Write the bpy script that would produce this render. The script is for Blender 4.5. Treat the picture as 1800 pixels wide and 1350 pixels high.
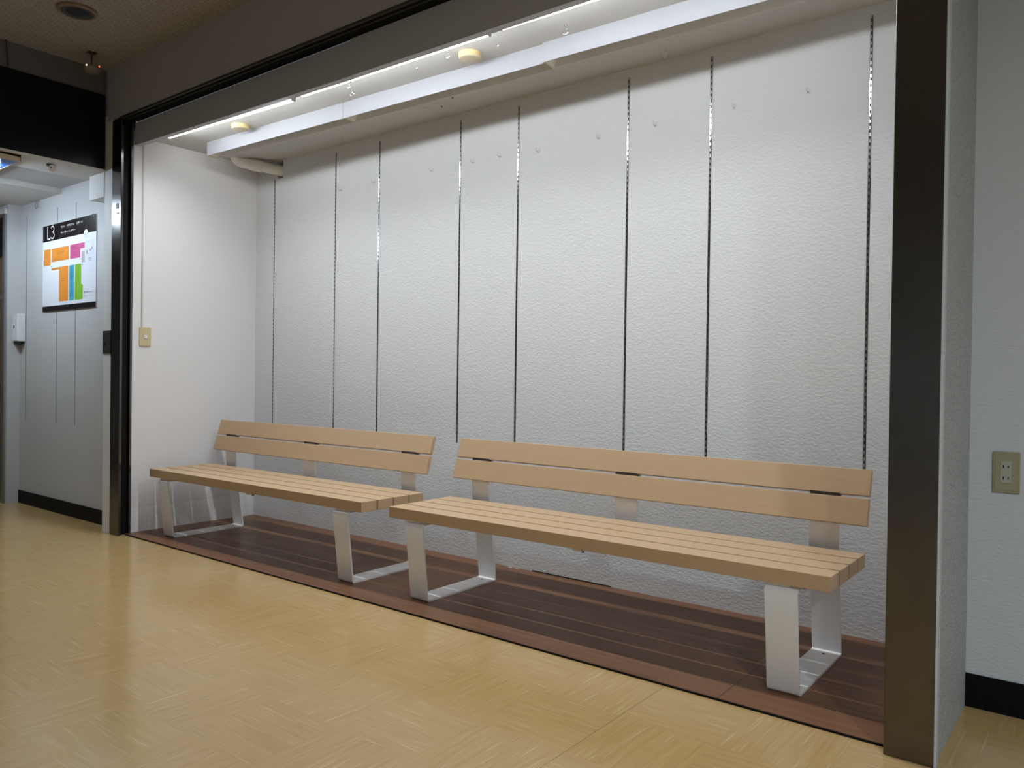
import bpy, bmesh, math, random
from mathutils import Vector, Matrix
random.seed(7)
scn = bpy.context.scene
for o in list(bpy.data.objects): bpy.data.objects.remove(o)
C = scn.collection

# ------------------------------------------------------------------ camera
camd = bpy.data.cameras.new('camera'); cam = bpy.data.objects.new('camera', camd); C.objects.link(cam)
R_ = Vector((0.78710947, 0.61666878, 0.01335291)); U_ = Vector((-0.0164500636, -0.00065367, 0.999864475)); F_ = Vector((-0.61659393, 0.78722245, -0.00962973))
M = Matrix((( R_.x, U_.x, -F_.x, 5.0533), (R_.y, U_.y, -F_.y, -2.4345), (R_.z, U_.z, -F_.z, 1.05), (0, 0, 0, 1)))
cam.matrix_world = M
camd.sensor_width = 36; camd.lens = 1379.615 * 36 / 1800; camd.clip_start = 0.05
scn.camera = cam
# ------------------------------------------------------------------ world, exposure, lights
w = bpy.data.worlds.new('world'); scn.world = w; w.use_nodes = True
w.node_tree.nodes['Background'].inputs[0].default_value = (0.8, 0.87, 1, 1)
w.node_tree.nodes['Background'].inputs[1].default_value = 0.15
scn.view_settings.view_transform = 'Standard'; scn.view_settings.look = 'None'
scn.view_settings.exposure = 0.0; scn.view_settings.gamma = 1; scn.view_settings.use_curve_mapping = False
LED_STRENGTH = 46.0
LED_WATT = 10.0
PASSAGE_STRENGTH = 56.0
HALL_W = 68.0
HALL_LAMPS = [(6.4, -2.4), (7.0, -4.6)]
for i, (x, y) in enumerate(HALL_LAMPS):
    ld = bpy.data.lights.new('hall_downlight_lamp', 'AREA'); ld.shape = 'DISK'; ld.size = 0.16; ld.energy = HALL_W
    ld.color = (0.82, 0.93, 1.0); ld.spread = math.radians(165)
    lo = bpy.data.objects.new('hall_downlight_lamp', ld); C.objects.link(lo); lo.location = (x, y, 2.97)

# ------------------------------------------------------------------ material helpers
def new_mat(name, color, rough=0.6, metal=0.0, spec=0.5):
    m = bpy.data.materials.new(name); m.use_nodes = True
    b = m.node_tree.nodes['Principled BSDF']
    b.inputs['Base Color'].default_value = (*color, 1); b.inputs['Roughness'].default_value = rough
    b.inputs['Metallic'].default_value = metal; b.inputs['Specular IOR Level'].default_value = spec
    return m
def N(m, t, **k):
    n = m.node_tree.nodes.new(t)
    for a, v in k.items(): setattr(n, a, v)
    return n
def Lk(m, a, b): m.node_tree.links.new(a, b)
def math_n(m, op, a, b=None, c=None):
    n = N(m, 'ShaderNodeMath', operation=op)
    for i, v in enumerate((a, b, c)):
        if v is None: continue
        if isinstance(v, (int, float)): n.inputs[i].default_value = v
        else: Lk(m, v, n.inputs[i])
    return n.outputs[0]
def mixc(m, fac, a, b, mode='MIX'):
    n = N(m, 'ShaderNodeMix', data_type='RGBA', blend_type=mode)
    for s, v in ((n.inputs[0], fac), (n.inputs[6], a), (n.inputs[7], b)):
        if isinstance(v, (int, float)): s.default_value = v
        elif isinstance(v, tuple): s.default_value = (*v, 1) if len(v) == 3 else v
        else: Lk(m, v, s)
    return n.outputs[2]
def noise(m, vec, scale, detail=3, rough=0.5):
    n = N(m, 'ShaderNodeTexNoise'); n.inputs['Scale'].default_value = scale
    n.inputs['Detail'].default_value = detail; n.inputs['Roughness'].default_value = rough
    if vec is not None: Lk(m, vec, n.inputs['Vector'])
    return n.outputs['Fac']
def ramp(m, fac, p0, p1):
    n = N(m, 'ShaderNodeMapRange'); Lk(m, fac, n.inputs[0]); n.inputs[1].default_value = p0; n.inputs[2].default_value = p1
    return n.outputs[0]
def geo_pos(m):
    g = N(m, 'ShaderNodeNewGeometry'); return g.outputs['Position']
def obj_pos(m):
    g = N(m, 'ShaderNodeTexCoord'); return g.outputs['Object']
def sep(m, v):
    s = N(m, 'ShaderNodeSeparateXYZ'); Lk(m, v, s.inputs[0]); return s.outputs
def comb(m, x, y, z):
    s = N(m, 'ShaderNodeCombineXYZ')
    for i, v in enumerate((x, y, z)):
        if isinstance(v, (int, float)): s.inputs[i].default_value = v
        else: Lk(m, v, s.inputs[i])
    return s.outputs[0]
def bump(m, h, strength, dist):
    b = N(m, 'ShaderNodeBump'); b.inputs['Strength'].default_value = strength; b.inputs['Distance'].default_value = dist
    Lk(m, h, b.inputs['Height']); Lk(m, b.outputs[0], m.node_tree.nodes['Principled BSDF'].inputs['Normal'])
def setc(m, sock, name='Base Color'): Lk(m, sock, m.node_tree.nodes['Principled BSDF'].inputs[name])

def wall_mat(name, col, grain=60, bs=0.35, bd=0.004, stretch=1.0, dirt=0.06):
    m = new_mat(name, col, 0.62, spec=0.35)
    p = geo_pos(m); x, y, z = sep(m, p)
    v = comb(m, x, y, math_n(m, 'MULTIPLY', z, stretch))
    h = noise(m, v, grain, 4, 0.55)
    bump(m, h, bs, bd)
    d = ramp(m, noise(m, p, 1.6, 4, 0.6), 0.35, 0.7)
    setc(m, mixc(m, math_n(m, 'MULTIPLY', d, dirt * 4), col, tuple(c * (1 - dirt * 2.2) for c in col)))
    return m
M_wall = wall_mat('embossed_white_wallpaper', (0.65, 0.65, 0.65), 62, 0.55, 0.006, 1.7, 0.03)
M_side = wall_mat('smooth_white_wallpaper', (0.73, 0.715, 0.715), 85, 0.25, 0.003, 1.2, 0.03)
# glue and scuff band where an old skirting board was taken off
def side_band(m):
    nt = m.node_tree; b = nt.nodes['Principled BSDF']; src = b.inputs['Base Color'].links[0].from_socket
    p = geo_pos(m); x, y, z = sep(m, p)
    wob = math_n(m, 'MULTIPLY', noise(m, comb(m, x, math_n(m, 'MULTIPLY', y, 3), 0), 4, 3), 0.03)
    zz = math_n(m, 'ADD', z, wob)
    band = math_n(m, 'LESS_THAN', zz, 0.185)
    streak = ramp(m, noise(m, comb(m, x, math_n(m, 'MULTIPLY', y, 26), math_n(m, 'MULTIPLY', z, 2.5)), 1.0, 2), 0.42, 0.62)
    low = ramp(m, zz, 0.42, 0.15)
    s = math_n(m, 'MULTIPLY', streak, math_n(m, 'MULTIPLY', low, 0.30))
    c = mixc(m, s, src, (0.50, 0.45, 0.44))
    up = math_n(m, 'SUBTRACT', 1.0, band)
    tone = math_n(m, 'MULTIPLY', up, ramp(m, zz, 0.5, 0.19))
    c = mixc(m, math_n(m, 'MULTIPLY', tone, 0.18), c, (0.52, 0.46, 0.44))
    ln = math_n(m, 'LESS_THAN', math_n(m, 'ABSOLUTE', math_n(m, 'SUBTRACT', zz, 0.187)), 0.0025)
    c = mixc(m, math_n(m, 'MULTIPLY', ln, 0.35), c, (0.45, 0.4, 0.38))
    Lk(m, c, b.inputs['Base Color'])
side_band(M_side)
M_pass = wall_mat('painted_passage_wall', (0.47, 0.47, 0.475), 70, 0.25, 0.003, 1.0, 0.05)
M_pier = wall_mat('painted_pier', (0.72, 0.72, 0.71), 90, 0.3, 0.003, 1.0, 0.08)
M_upper = wall_mat('painted_upper_wall', (0.40, 0.395, 0.43), 90, 0.2, 0.003, 1.0, 0.05)
M_bulk = wall_mat('dark_bulkhead_paint', (0.12, 0.115, 0.115), 90, 0.2, 0.003, 1.0, 0.05)
M_lintel = wall_mat('grey_painted_lintel', (0.47, 0.485, 0.56), 60, 0.15, 0.002, 1.0, 0.03)
M_rough = wall_mat('rough_plaster', (0.80, 0.82, 0.81), 170, 1.0, 0.02, 1.0, 0.10)
def speckle(m):
    b = m.node_tree.nodes['Principled BSDF']; src = b.inputs['Base Color'].links[0].from_socket
    setc(m, mixc(m, ramp(m, noise(m, geo_pos(m), 260, 2), 0.42, 0.60), (0.52, 0.53, 0.53), src))
speckle(M_rough)
M_right = wall_mat('embossed_grey_wallpaper', (0.54, 0.56, 0.575), 60, 0.5, 0.005, 2.2, 0.03)
M_ceil = wall_mat('alcove_ceiling_paint', (0.52, 0.507, 0.482), 50, 0.1, 0.002, 1.0, 0.03)
M_soffit = wall_mat('passage_ceiling_paint', (0.60, 0.60, 0.58), 30, 0.1, 0.002, 1.0, 0.05)
M_stip = wall_mat('stippled_ceiling', (0.60, 0.60, 0.60), 170, 1.0, 0.012, 1.0, 0.1)
M_black = new_mat('matt_black', (0.006, 0.006, 0.007), 0.5)
M_gap = new_mat('dark_gap', (0.004, 0.004, 0.005), 0.7, spec=0.2)
M_base = new_mat('black_vinyl_skirting', (0.004, 0.004, 0.005), 0.5, spec=0.12)
M_panel = new_mat('black_fascia_panel', (0.004, 0.004, 0.007), 0.3, spec=0.2)
M_cream = new_mat('aged_cream_plastic', (0.56, 0.47, 0.27), 0.4)
M_cream2 = new_mat('yellowed_plastic', (0.66, 0.52, 0.27), 0.45)
M_creamf = new_mat('beige_plastic', (0.55, 0.47, 0.33), 0.5)
M_socket = new_mat('grey_beige_plastic', (0.30, 0.275, 0.175), 0.45)
M_socketi = new_mat('pale_grey_plastic', (0.36, 0.355, 0.30), 0.45)
M_white = new_mat('white_enamel', (0.37, 0.375, 0.40), 0.35)
M_refl = new_mat('reflector_enamel', (0.85, 0.86, 0.88), 0.3)
M_plast = new_mat('white_plastic', (0.72, 0.73, 0.75), 0.4)
M_pvc = new_mat('white_pvc', (0.78, 0.77, 0.72), 0.28)
M_duct = new_mat('painted_cable_cover', (0.55, 0.52, 0.5), 0.5)
M_clear = new_mat('clear_plastic_hook', (0.62, 0.62, 0.60), 0.15)
M_wire = new_mat('plated_wire', (0.75, 0.75, 0.75), 0.2, metal=1)
M_dgrey = new_mat('dark_plate', (0.07, 0.075, 0.07), 0.4, metal=0.6)
M_bolt = new_mat('dark_bolt', (0.06, 0.05, 0.045), 0.5, metal=0.4)
M_brown = new_mat('brown_door', (0.16, 0.10, 0.06), 0.5)
M_alu = new_mat('dull_aluminium', (0.30, 0.31, 0.32), 0.4, metal=0.7)
M_tube = new_mat('unlit_tube_glass', (0.8, 0.8, 0.78), 0.25)
M_blue = new_mat('blue_panel', (0.03, 0.09, 0.32), 0.3)
def emis(name, col, s):
    m = new_mat(name, col, 0.5); b = m.node_tree.nodes['Principled BSDF']
    b.inputs['Emission Color'].default_value = (*col, 1); b.inputs['Emission Strength'].default_value = s; return m
M_led = emis('led_diffuser', (0.91, 0.965, 1.0), LED_STRENGTH)
M_ptube = emis('passage_tube', (0.70, 0.84, 1.0), PASSAGE_STRENGTH)
M_red = emis('red_indicator', (1.0, 0.12, 0.08), 2.0)
M_amb = emis('amber_indicator', (1.0, 0.62, 0.35), 2.0)
M_dl = emis('downlight_lens', (1.0, 0.93, 0.84), 2.0)

def steel(name, col, rough, along=2):
    m = new_mat(name, col, rough, metal=1.0)
    p = geo_pos(m); x, y, z = sep(m, p)
    s = [x, y, z]; s[along] = math_n(m, 'MULTIPLY', s[along], 0.02)
    br = noise(m, comb(m, *s), 400, 2)
    cl = noise(m, p, 3.0, 4, 0.65)
    r = math_n(m, 'ADD', math_n(m, 'MULTIPLY', ramp(m, cl, 0.3, 0.75), 0.16), rough)
    setc(m, r, 'Roughness')
    setc(m, mixc(m, ramp(m, cl, 0.35, 0.75), col, tuple(c * 0.72 for c in col)))
    bump(m, br, 0.04, 0.001)
    return m
M_steel = steel('brushed_steel_post', (0.17, 0.165, 0.165), 0.12)
M_steel2 = steel('polished_steel_rail', (0.35, 0.35, 0.35), 0.2)
M_strap = new_mat('silver_painted_steel', (0.80, 0.79, 0.785), 0.42, metal=0.15)

# slotted shelf standard: metal with a regular row of dark slots
def standard_mat():
    m = new_mat('slotted_zinc_strip', (0.72, 0.72, 0.76), 0.17, metal=1.0)
    x, y, z = sep(m, obj_pos(m))
    fr = math_n(m, 'FRACT', math_n(m, 'DIVIDE', z, 0.0262))
    a = math_n(m, 'LESS_THAN', fr, 0.50)
    bx = math_n(m, 'LESS_THAN', math_n(m, 'ABSOLUTE', x), 0.0024)
    slot = math_n(m, 'MULTIPLY', a, bx)
    setc(m, mixc(m, slot, (0.60, 0.60, 0.64), (0.004, 0.004, 0.005)))
    setc(m, math_n(m, 'SUBTRACT', 1.0, slot), 'Metallic')
    setc(m, math_n(m, 'ADD', math_n(m, 'MULTIPLY', slot, 0.6), 0.2), 'Roughness')
    return m
M_std = standard_mat()
M_stdw = new_mat('painted_strip', (0.22, 0.23, 0.25), 0.5)

def timber_mat():
    m = new_mat('tan_composite_board', (0.5, 0.33, 0.19), 0.5, spec=0.4)
    x, y, z = sep(m, obj_pos(m))
    v = comb(m, math_n(m, 'MULTIPLY', x, 1.2), math_n(m, 'MULTIPLY', y, 60), math_n(m, 'MULTIPLY', z, 60))
    g = noise(m, v, 3.0, 4, 0.6)
    sp = noise(m, comb(m, math_n(m, 'MULTIPLY', x, 60), math_n(m, 'MULTIPLY', y, 300), math_n(m, 'MULTIPLY', z, 300)), 4.0, 2)
    c = mixc(m, g, (0.46, 0.305, 0.175), (0.54, 0.37, 0.225))
    c = mixc(m, math_n(m, 'MULTIPLY', ramp(m, sp, 0.5, 0.75), 0.35), c, (0.60, 0.44, 0.30))
    setc(m, c)
    bump(m, g, 0.08, 0.002)
    return m
M_timber = timber_mat()

def tile_floor_mat():
    T = 0.306
    m = new_mat('parquet_look_vinyl_tiles', (0.5, 0.38, 0.2), 0.2, spec=0.55)
    x, y, z = sep(m, geo_pos(m))
    xs = math_n(m, 'DIVIDE', math_n(m, 'SUBTRACT', x, 3.83), T); ys = math_n(m, 'DIVIDE', math_n(m, 'ADD', y, 0.0), T)
    cx = math_n(m, 'FLOOR', xs); cy = math_n(m, 'FLOOR', ys)
    par = math_n(m, 'FLOORED_MODULO', math_n(m, 'ADD', cx, cy), 2.0)
    wn = N(m, 'ShaderNodeTexWhiteNoise', noise_dimensions='2D'); Lk(m, comb(m, cx, cy, 0), wn.inputs['Vector'])
    rnd = wn.outputs['Value']
    ipar = math_n(m, 'SUBTRACT', 1.0, par)
    along = math_n(m, 'ADD', math_n(m, 'MULTIPLY', x, par), math_n(m, 'MULTIPLY', y, ipar))
    across = math_n(m, 'ADD', math_n(m, 'MULTIPLY', y, par), math_n(m, 'MULTIPLY', x, ipar))
    off = math_n(m, 'MULTIPLY', rnd, 37.0)
    skew = math_n(m, 'MULTIPLY', noise(m, geo_pos(m), 3.0, 2), 0.02)
    v1 = comb(m, math_n(m, 'ADD', math_n(m, 'MULTIPLY', along, 4.0), off), math_n(m, 'MULTIPLY', math_n(m, 'ADD', across, skew), 75), off)
    n1 = noise(m, v1, 1.0, 3, 0.6)
    v2 = comb(m, math_n(m, 'ADD', math_n(m, 'MULTIPLY', along, 5.0), off), math_n(m, 'MULTIPLY', math_n(m, 'ADD', across, skew), 120), 5.0)
    n2 = noise(m, v2, 1.0, 2, 0.5)
    c = mixc(m, ramp(m, n1, 0.3, 0.72), (0.44, 0.272, 0.102), (0.53, 0.350, 0.150))
    c = mixc(m, math_n(m, 'MULTIPLY', ramp(m, n2, 0.60, 0.72), 0.65), c, (0.64, 0.50, 0.30))
    c = mixc(m, math_n(m, 'MULTIPLY', ramp(m, n2, 0.40, 0.28), 0.25), c, (0.40, 0.26, 0.10))
    c = mixc(m, math_n(m, 'MULTIPLY', rnd, 0.25), c, (0.51, 0.375, 0.19))
    big = noise(m, geo_pos(m), 0.9, 3)
    c = mixc(m, math_n(m, 'MULTIPLY', ramp(m, big, 0.35, 0.65), 0.18), c, (0.34, 0.235, 0.095))
    # tile joints: faint everywhere, one open joint line at x = 3.83
    fx = math_n(m, 'ABSOLUTE', math_n(m, 'SUBTRACT', math_n(m, 'FRACT', math_n(m, 'ADD', xs, 0.5)), 0.5))
    fy = math_n(m, 'ABSOLUTE', math_n(m, 'SUBTRACT', math_n(m, 'FRACT', math_n(m, 'ADD', ys, 0.5)), 0.5))
    j = math_n(m, 'LESS_THAN', math_n(m, 'MINIMUM', fx, fy), 0.0022)
    c = mixc(m, math_n(m, 'MULTIPLY', j, 0.16), c, (0.22, 0.14, 0.06))
    jo = math_n(m, 'LESS_THAN', math_n(m, 'ABSOLUTE', math_n(m, 'SUBTRACT', x, 3.83)), 0.0011)
    c = mixc(m, math_n(m, 'MULTIPLY', jo, 0.65), c, (0.13, 0.08, 0.04))
    setc(m, c)
    rr = math_n(m, 'ADD', 0.11, math_n(m, 'MULTIPLY', noise(m, geo_pos(m), 5, 3), 0.12))
    setc(m, rr, 'Roughness')
    bump(m, noise(m, geo_pos(m), 9, 2), 0.05, 0.01)
    return m
M_floor = tile_floor_mat()

def plank_mat():
    m = new_mat('dark_red_wood_planks', (0.16, 0.06, 0.03), 0.25, spec=0.16)
    x, y, z = sep(m, geo_pos(m))
    pw = 0.073
    row = math_n(m, 'FLOOR', math_n(m, 'DIVIDE', y, pw))
    wn = N(m, 'ShaderNodeTexWhiteNoise', noise_dimensions='1D'); Lk(m, row, wn.inputs['W'])
    xo = math_n(m, 'ADD', x, math_n(m, 'MULTIPLY', wn.outputs['Value'], 1.3))
    col = math_n(m, 'FLOOR', math_n(m, 'DIVIDE', xo, 0.91))
    w2 = N(m, 'ShaderNodeTexWhiteNoise', noise_dimensions='2D'); Lk(m, comb(m, row, col, 0), w2.inputs['Vector'])
    r = w2.outputs['Value']
    v = comb(m, math_n(m, 'ADD', math_n(m, 'MULTIPLY', x, 1.6), math_n(m, 'MULTIPLY', r, 9)), math_n(m, 'MULTIPLY', y, 45), 0)
    g = noise(m, v, 1.0, 4, 0.6)
    c = mixc(m, r, (0.165, 0.068, 0.032), (0.10, 0.044, 0.024))
    c = mixc(m, ramp(m, g, 0.35, 0.75), c, (0.22, 0.105, 0.052))
    c = mixc(m, math_n(m, 'MULTIPLY', ramp(m, noise(m, geo_pos(m), 2.2, 4), 0.45, 0.75), 0.35), c, (0.17, 0.10, 0.065))
    # cut joints between the sheets
    def line(coord, at, wd): return math_n(m, 'LESS_THAN', math_n(m, 'ABSOLUTE', math_n(m, 'SUBTRACT', coord, at)), wd)
    js = math_n(m, 'MULTIPLY', line(x, 4.017, 0.0012), math_n(m, 'LESS_THAN', y, 0.47))
    for xx in (2.53, 3.04, 0.372):
        js = math_n(m, 'MAXIMUM', js, math_n(m, 'MULTIPLY', math_n(m, 'MULTIPLY', line(x, xx, 0.0008), math_n(m, 'LESS_THAN', y, 0.26)), 0.7))
    js = math_n(m, 'MAXIMUM', js, math_n(m, 'MULTIPLY', line(x, 0.46, 0.0026), math_n(m, 'GREATER_THAN', y, 0.464)))
    ly = math_n(m, 'MULTIPLY', line(y, 0.464, 0.0024), math_n(m, 'MULTIPLY', math_n(m, 'GREATER_THAN', x, 0.458), math_n(m, 'LESS_THAN', x, 0.62)))
    js = math_n(m, 'MAXIMUM', js, ly)
    ly2 = math_n(m, 'MULTIPLY', line(y, 0.470, 0.0010), math_n(m, 'GREATER_THAN', x, 0.6))
    js = math_n(m, 'MAXIMUM', js, math_n(m, 'MULTIPLY', ly2, 0.6))
    c = mixc(m, js, c, (0.012, 0.007, 0.005))
    setc(m, c)
    setc(m, math_n(m, 'ADD', 0.22, math_n(m, 'MULTIPLY', noise(m, geo_pos(m), 6, 3), 0.2)), 'Roughness')
    bump(m, g, 0.05, 0.002)
    return m
M_plank = plank_mat()

def hall_ceiling_mat():
    m = new_mat('small_patterned_ceiling_tile', (0.3, 0.28, 0.27), 0.8, spec=0.2)
    x, y, z = sep(m, geo_pos(m))
    br = N(m, 'ShaderNodeTexBrick'); br.inputs['Scale'].default_value = 1.0
    br.inputs['Brick Width'].default_value = 0.052; br.inputs['Row Height'].default_value = 0.026; br.inputs['Mortar Size'].default_value = 0.003
    br.offset = 0.5
    br.inputs['Color1'].default_value = (0.36, 0.34, 0.335, 1); br.inputs['Color2'].default_value = (0.33, 0.31, 0.305, 1); br.inputs['Mortar'].default_value = (0.24, 0.225, 0.22, 1)
    Lk(m, comb(m, y, x, 0), br.inputs['Vector'])
    setc(m, br.outputs['Color']); bump(m, br.outputs['Fac'], -0.5, 0.004)
    return m
M_hceil = hall_ceiling_mat()

# ------------------------------------------------------------------ mesh helpers
class MB:
    def __init__(s): s.bm = bmesh.new()
    def box(s, a, b, bevel=0.0, seg=2, rot=None):
        a = Vector(a); b = Vector(b)
        r = bmesh.ops.create_cube(s.bm, size=1.0); vs = r['verts']
        for v in vs:
            v.co = Vector(((a.x + b.x) / 2 + v.co.x * (b.x - a.x), (a.y + b.y) / 2 + v.co.y * (b.y - a.y), (a.z + b.z) / 2 + v.co.z * (b.z - a.z)))
        if bevel:
            es = list({e for v in vs for e in v.link_edges})
            r2 = bmesh.ops.bevel(s.bm, geom=es, offset=bevel, segments=seg, affect='EDGES', profile=0.5)
            vs = list({v for f in r2['faces'] for v in f.verts} | {v for v in vs if v.is_valid})
        if rot is not None:
            bmesh.ops.transform(s.bm, matrix=rot, verts=vs)
        return s
    def poly(s, pts, d):            # planar polygon pts, extruded by vector d
        d = Vector(d); vs = [s.bm.verts.new(Vector(p)) for p in pts]; f = s.bm.faces.new(vs)
        if d.length > 0:
            vt = [s.bm.verts.new(Vector(p) + d) for p in pts]; n = len(pts)
            s.bm.faces.new(list(reversed(vt)))
            for i in range(n): s.bm.faces.new((vs[(i + 1) % n], vs[i], vt[i], vt[(i + 1) % n]))
        return s
    def tube(s, pts, r, seg=16, cap=True):
        pts = [Vector(p) for p in pts]; n = len(pts); rs = r if isinstance(r, (list, tuple)) else [r] * n
        t0 = (pts[1] - pts[0]).normalized(); up = Vector((0, 0, 1)) if abs(t0.z) < 0.9 else Vector((1, 0, 0))
        a = t0.cross(up).normalized(); rings = []
        for i, p in enumerate(pts):
            if i == 0: t = t0
            elif i == n - 1: t = (pts[-1] - pts[-2]).normalized()
            else: t = ((pts[i + 1] - p).normalized() + (p - pts[i - 1]).normalized()).normalized()
            a = (a - t * a.dot(t)).normalized(); b = t.cross(a)
            rings.append([s.bm.verts.new(p + (a * math.cos(2 * math.pi * k / seg) + b * math.sin(2 * math.pi * k / seg)) * rs[i]) for k in range(seg)])
        for i in range(n - 1):
            for k in range(seg):
                s.bm.faces.new((rings[i][k], rings[i][(k + 1) % seg], rings[i + 1][(k + 1) % seg], rings[i + 1][k]))
        if cap: s.bm.faces.new(list(reversed(rings[0]))); s.bm.faces.new(rings[-1])
        return s
    def lathe(s, prof, seg=40, c=(0, 0, 0)):   # prof: (r, z) list, r=0 closes
        c = Vector(c); rings = []
        for r, z in prof:
            if r < 1e-6: rings.append([s.bm.verts.new(c + Vector((0, 0, z)))])
            else: rings.append([s.bm.verts.new(c + Vector((r * math.cos(2 * math.pi * k / seg), r * math.sin(2 * math.pi * k / seg), z))) for k in range(seg)])
        for A, B in zip(rings, rings[1:]):
            for k in range(seg):
                k2 = (k + 1) % seg
                if len(A) == 1 and len(B) > 1: s.bm.faces.new((A[0], B[k], B[k2]))
                elif len(B) == 1 and len(A) > 1: s.bm.faces.new((A[k2], A[k], B[0]))
                elif len(A) > 1: s.bm.faces.new((A[k], B[k], B[k2], A[k2]))
        return s
    def strap(s, path, x0, x1, th):   # flat bar following a (y, z) path, thickness th
        pts = [Vector((0, y, z)) for y, z in path]; n = len(pts); L = []; Rr = []
        for i in range(n):
            if i == 0: t = pts[1] - pts[0]
            elif i == n - 1: t = pts[-1] - pts[-2]
            else: t = (pts[i + 1] - pts[i]).normalized() + (pts[i] - pts[i - 1]).normalized()
            t.normalize(); nn = Vector((0, -t.z, t.y))
            k = 1.0
            if 0 < i < n - 1:
                c_ = t.dot((pts[i + 1] - pts[i]).normalized()); k = 1 / max(c_, 0.5)
            L.append(pts[i] + nn * th / 2 * k); Rr.append(pts[i] - nn * th / 2 * k)
        rings = [[s.bm.verts.new((x0, l.y, l.z)), s.bm.verts.new((x1, l.y, l.z)), s.bm.verts.new((x1, r.y, r.z)), s.bm.verts.new((x0, r.y, r.z))] for l, r in zip(L, Rr)]
        for A, B in zip(rings, rings[1:]):
            for k in range(4): s.bm.faces.new((A[k], A[(k + 1) % 4], B[(k + 1) % 4], B[k]))
        s.bm.faces.new(list(reversed(rings[0]))); s.bm.faces.new(rings[-1])
        return s
    def build(s, name, mat, parent=None, smooth=False, loc=None):
        bmesh.ops.recalc_face_normals(s.bm, faces=s.bm.faces)
        me = bpy.data.meshes.new(name); s.bm.to_mesh(me); s.bm.free()
        me.materials.append(mat)
        if smooth:
            for p in me.polygons: p.use_smooth = True
            try: me.set_sharp_from_angle(angle=math.radians(35))
            except Exception: pass
        o = bpy.data.objects.new(name, me); C.objects.link(o)
        if parent: o.parent = parent
        if loc: o.location = loc
        return o
def tag(o, label, cat, group=None):
    o['label'] = label; o['category'] = cat
    if group: o['group'] = group
    return o
def thing(name, label, cat, loc=(0, 0, 0), rz=0.0, group=None):
    o = bpy.data.objects.new(name, None); C.objects.link(o); o.location = loc; o.rotation_euler = (0, 0, rz)
    o.empty_display_size = 0.05
    return tag(o, label, cat, group)
def struct(name, mb, mat, label=None, smooth=False):
    o = mb.build(name, mat, None, smooth); o['kind'] = 'structure'
    if label: o['label'] = label
    return o
def copy_thing(src, loc, rz, label, group=None):
    r = src.copy(); C.objects.link(r); r.location = loc; r.rotation_euler = (0, 0, rz); r['label'] = label
    if group: r['group'] = group
    for ch in list(src.children):
        c = ch.copy(); C.objects.link(c); c.parent = r
        for g in list(ch.children):
            d = g.copy(); C.objects.link(d); d.parent = c
    return r
def arc(cy, cz, r, a0, a1, n=6):
    return [(cy + r * math.cos(math.radians(a0 + (a1 - a0) * i / n)), cz + r * math.sin(math.radians(a0 + (a1 - a0) * i / n))) for i in range(n + 1)]

# ------------------------------------------------------------------ setting
D = 0.9464; H = 2.5636; XR = 4.53; P = 0.008
Y0 = -0.05
# floors
struct('floor', MB().box((-6, -6, -0.05), (9, 0.0, 0.0)).box((-6, 0.0, -0.05), (-0.001, 0.06, 0.0)).box((4.6, 0.0, -0.05), (9, 0.50, 0.0)), M_floor, 'tan parquet-look vinyl tile floor of the hall')
struct('floor', MB().box((0.0, 0.0, -0.04), (4.60, D, P), 0.0015, 1), M_plank, 'dark red-brown wood plank floor of the alcove')
struct('trim_17', MB().box((0.02, -0.0035, 0.0), (4.525, -0.0002, P - 0.001)), M_gap, 'black edge line along the front of the wood floor')
struct('trim_18', MB().box((2.56, D - 0.003, P - 0.001), (3.05, D - 0.0002, P + 0.005)), M_gap, 'dark open gap at the foot of the back wall')
# alcove shell; the back wall has a rough hole for the pipe
hx0, hx1, hz0, hz1 = 0.250, 0.318, 2.440, 2.560
b = MB()
for (xa, xb, za, zb) in ((-0.1, hx0, 0, H + 0.04), (hx1, XR + 0.1, 0, H + 0.04), (hx0, hx1, 0, hz0), (hx0, hx1, hz1, H + 0.04)):
    b.box((xa, D, za), (xb, D + 0.10, zb))
struct('wall_back', b, M_wall, 'white embossed wallpaper wall behind the benches')
struct('wall_back', MB().box((hx0 - 0.02, D + 0.10, hz0 - 0.02), (hx1 + 0.02, D + 0.12, hz1 + 0.02)), M_gap, 'dark cavity behind the pipe hole')
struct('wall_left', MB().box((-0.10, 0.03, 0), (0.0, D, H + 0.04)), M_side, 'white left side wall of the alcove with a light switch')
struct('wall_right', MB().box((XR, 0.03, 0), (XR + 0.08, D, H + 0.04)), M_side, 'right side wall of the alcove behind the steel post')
struct('ceiling', MB().box((-0.1, 0.083, H), (XR + 0.08, D + 0.1, H + 0.04)), M_ceil, 'white ceiling of the alcove')
struct('trim_1', MB().box((0.0, 0.40, H - 0.0006), (0.9, 0.4015, H)).box((0.46, 0.07, H - 0.0006), (0.4615, 0.45, H)), M_duct, 'panel joint in the alcove ceiling')
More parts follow.
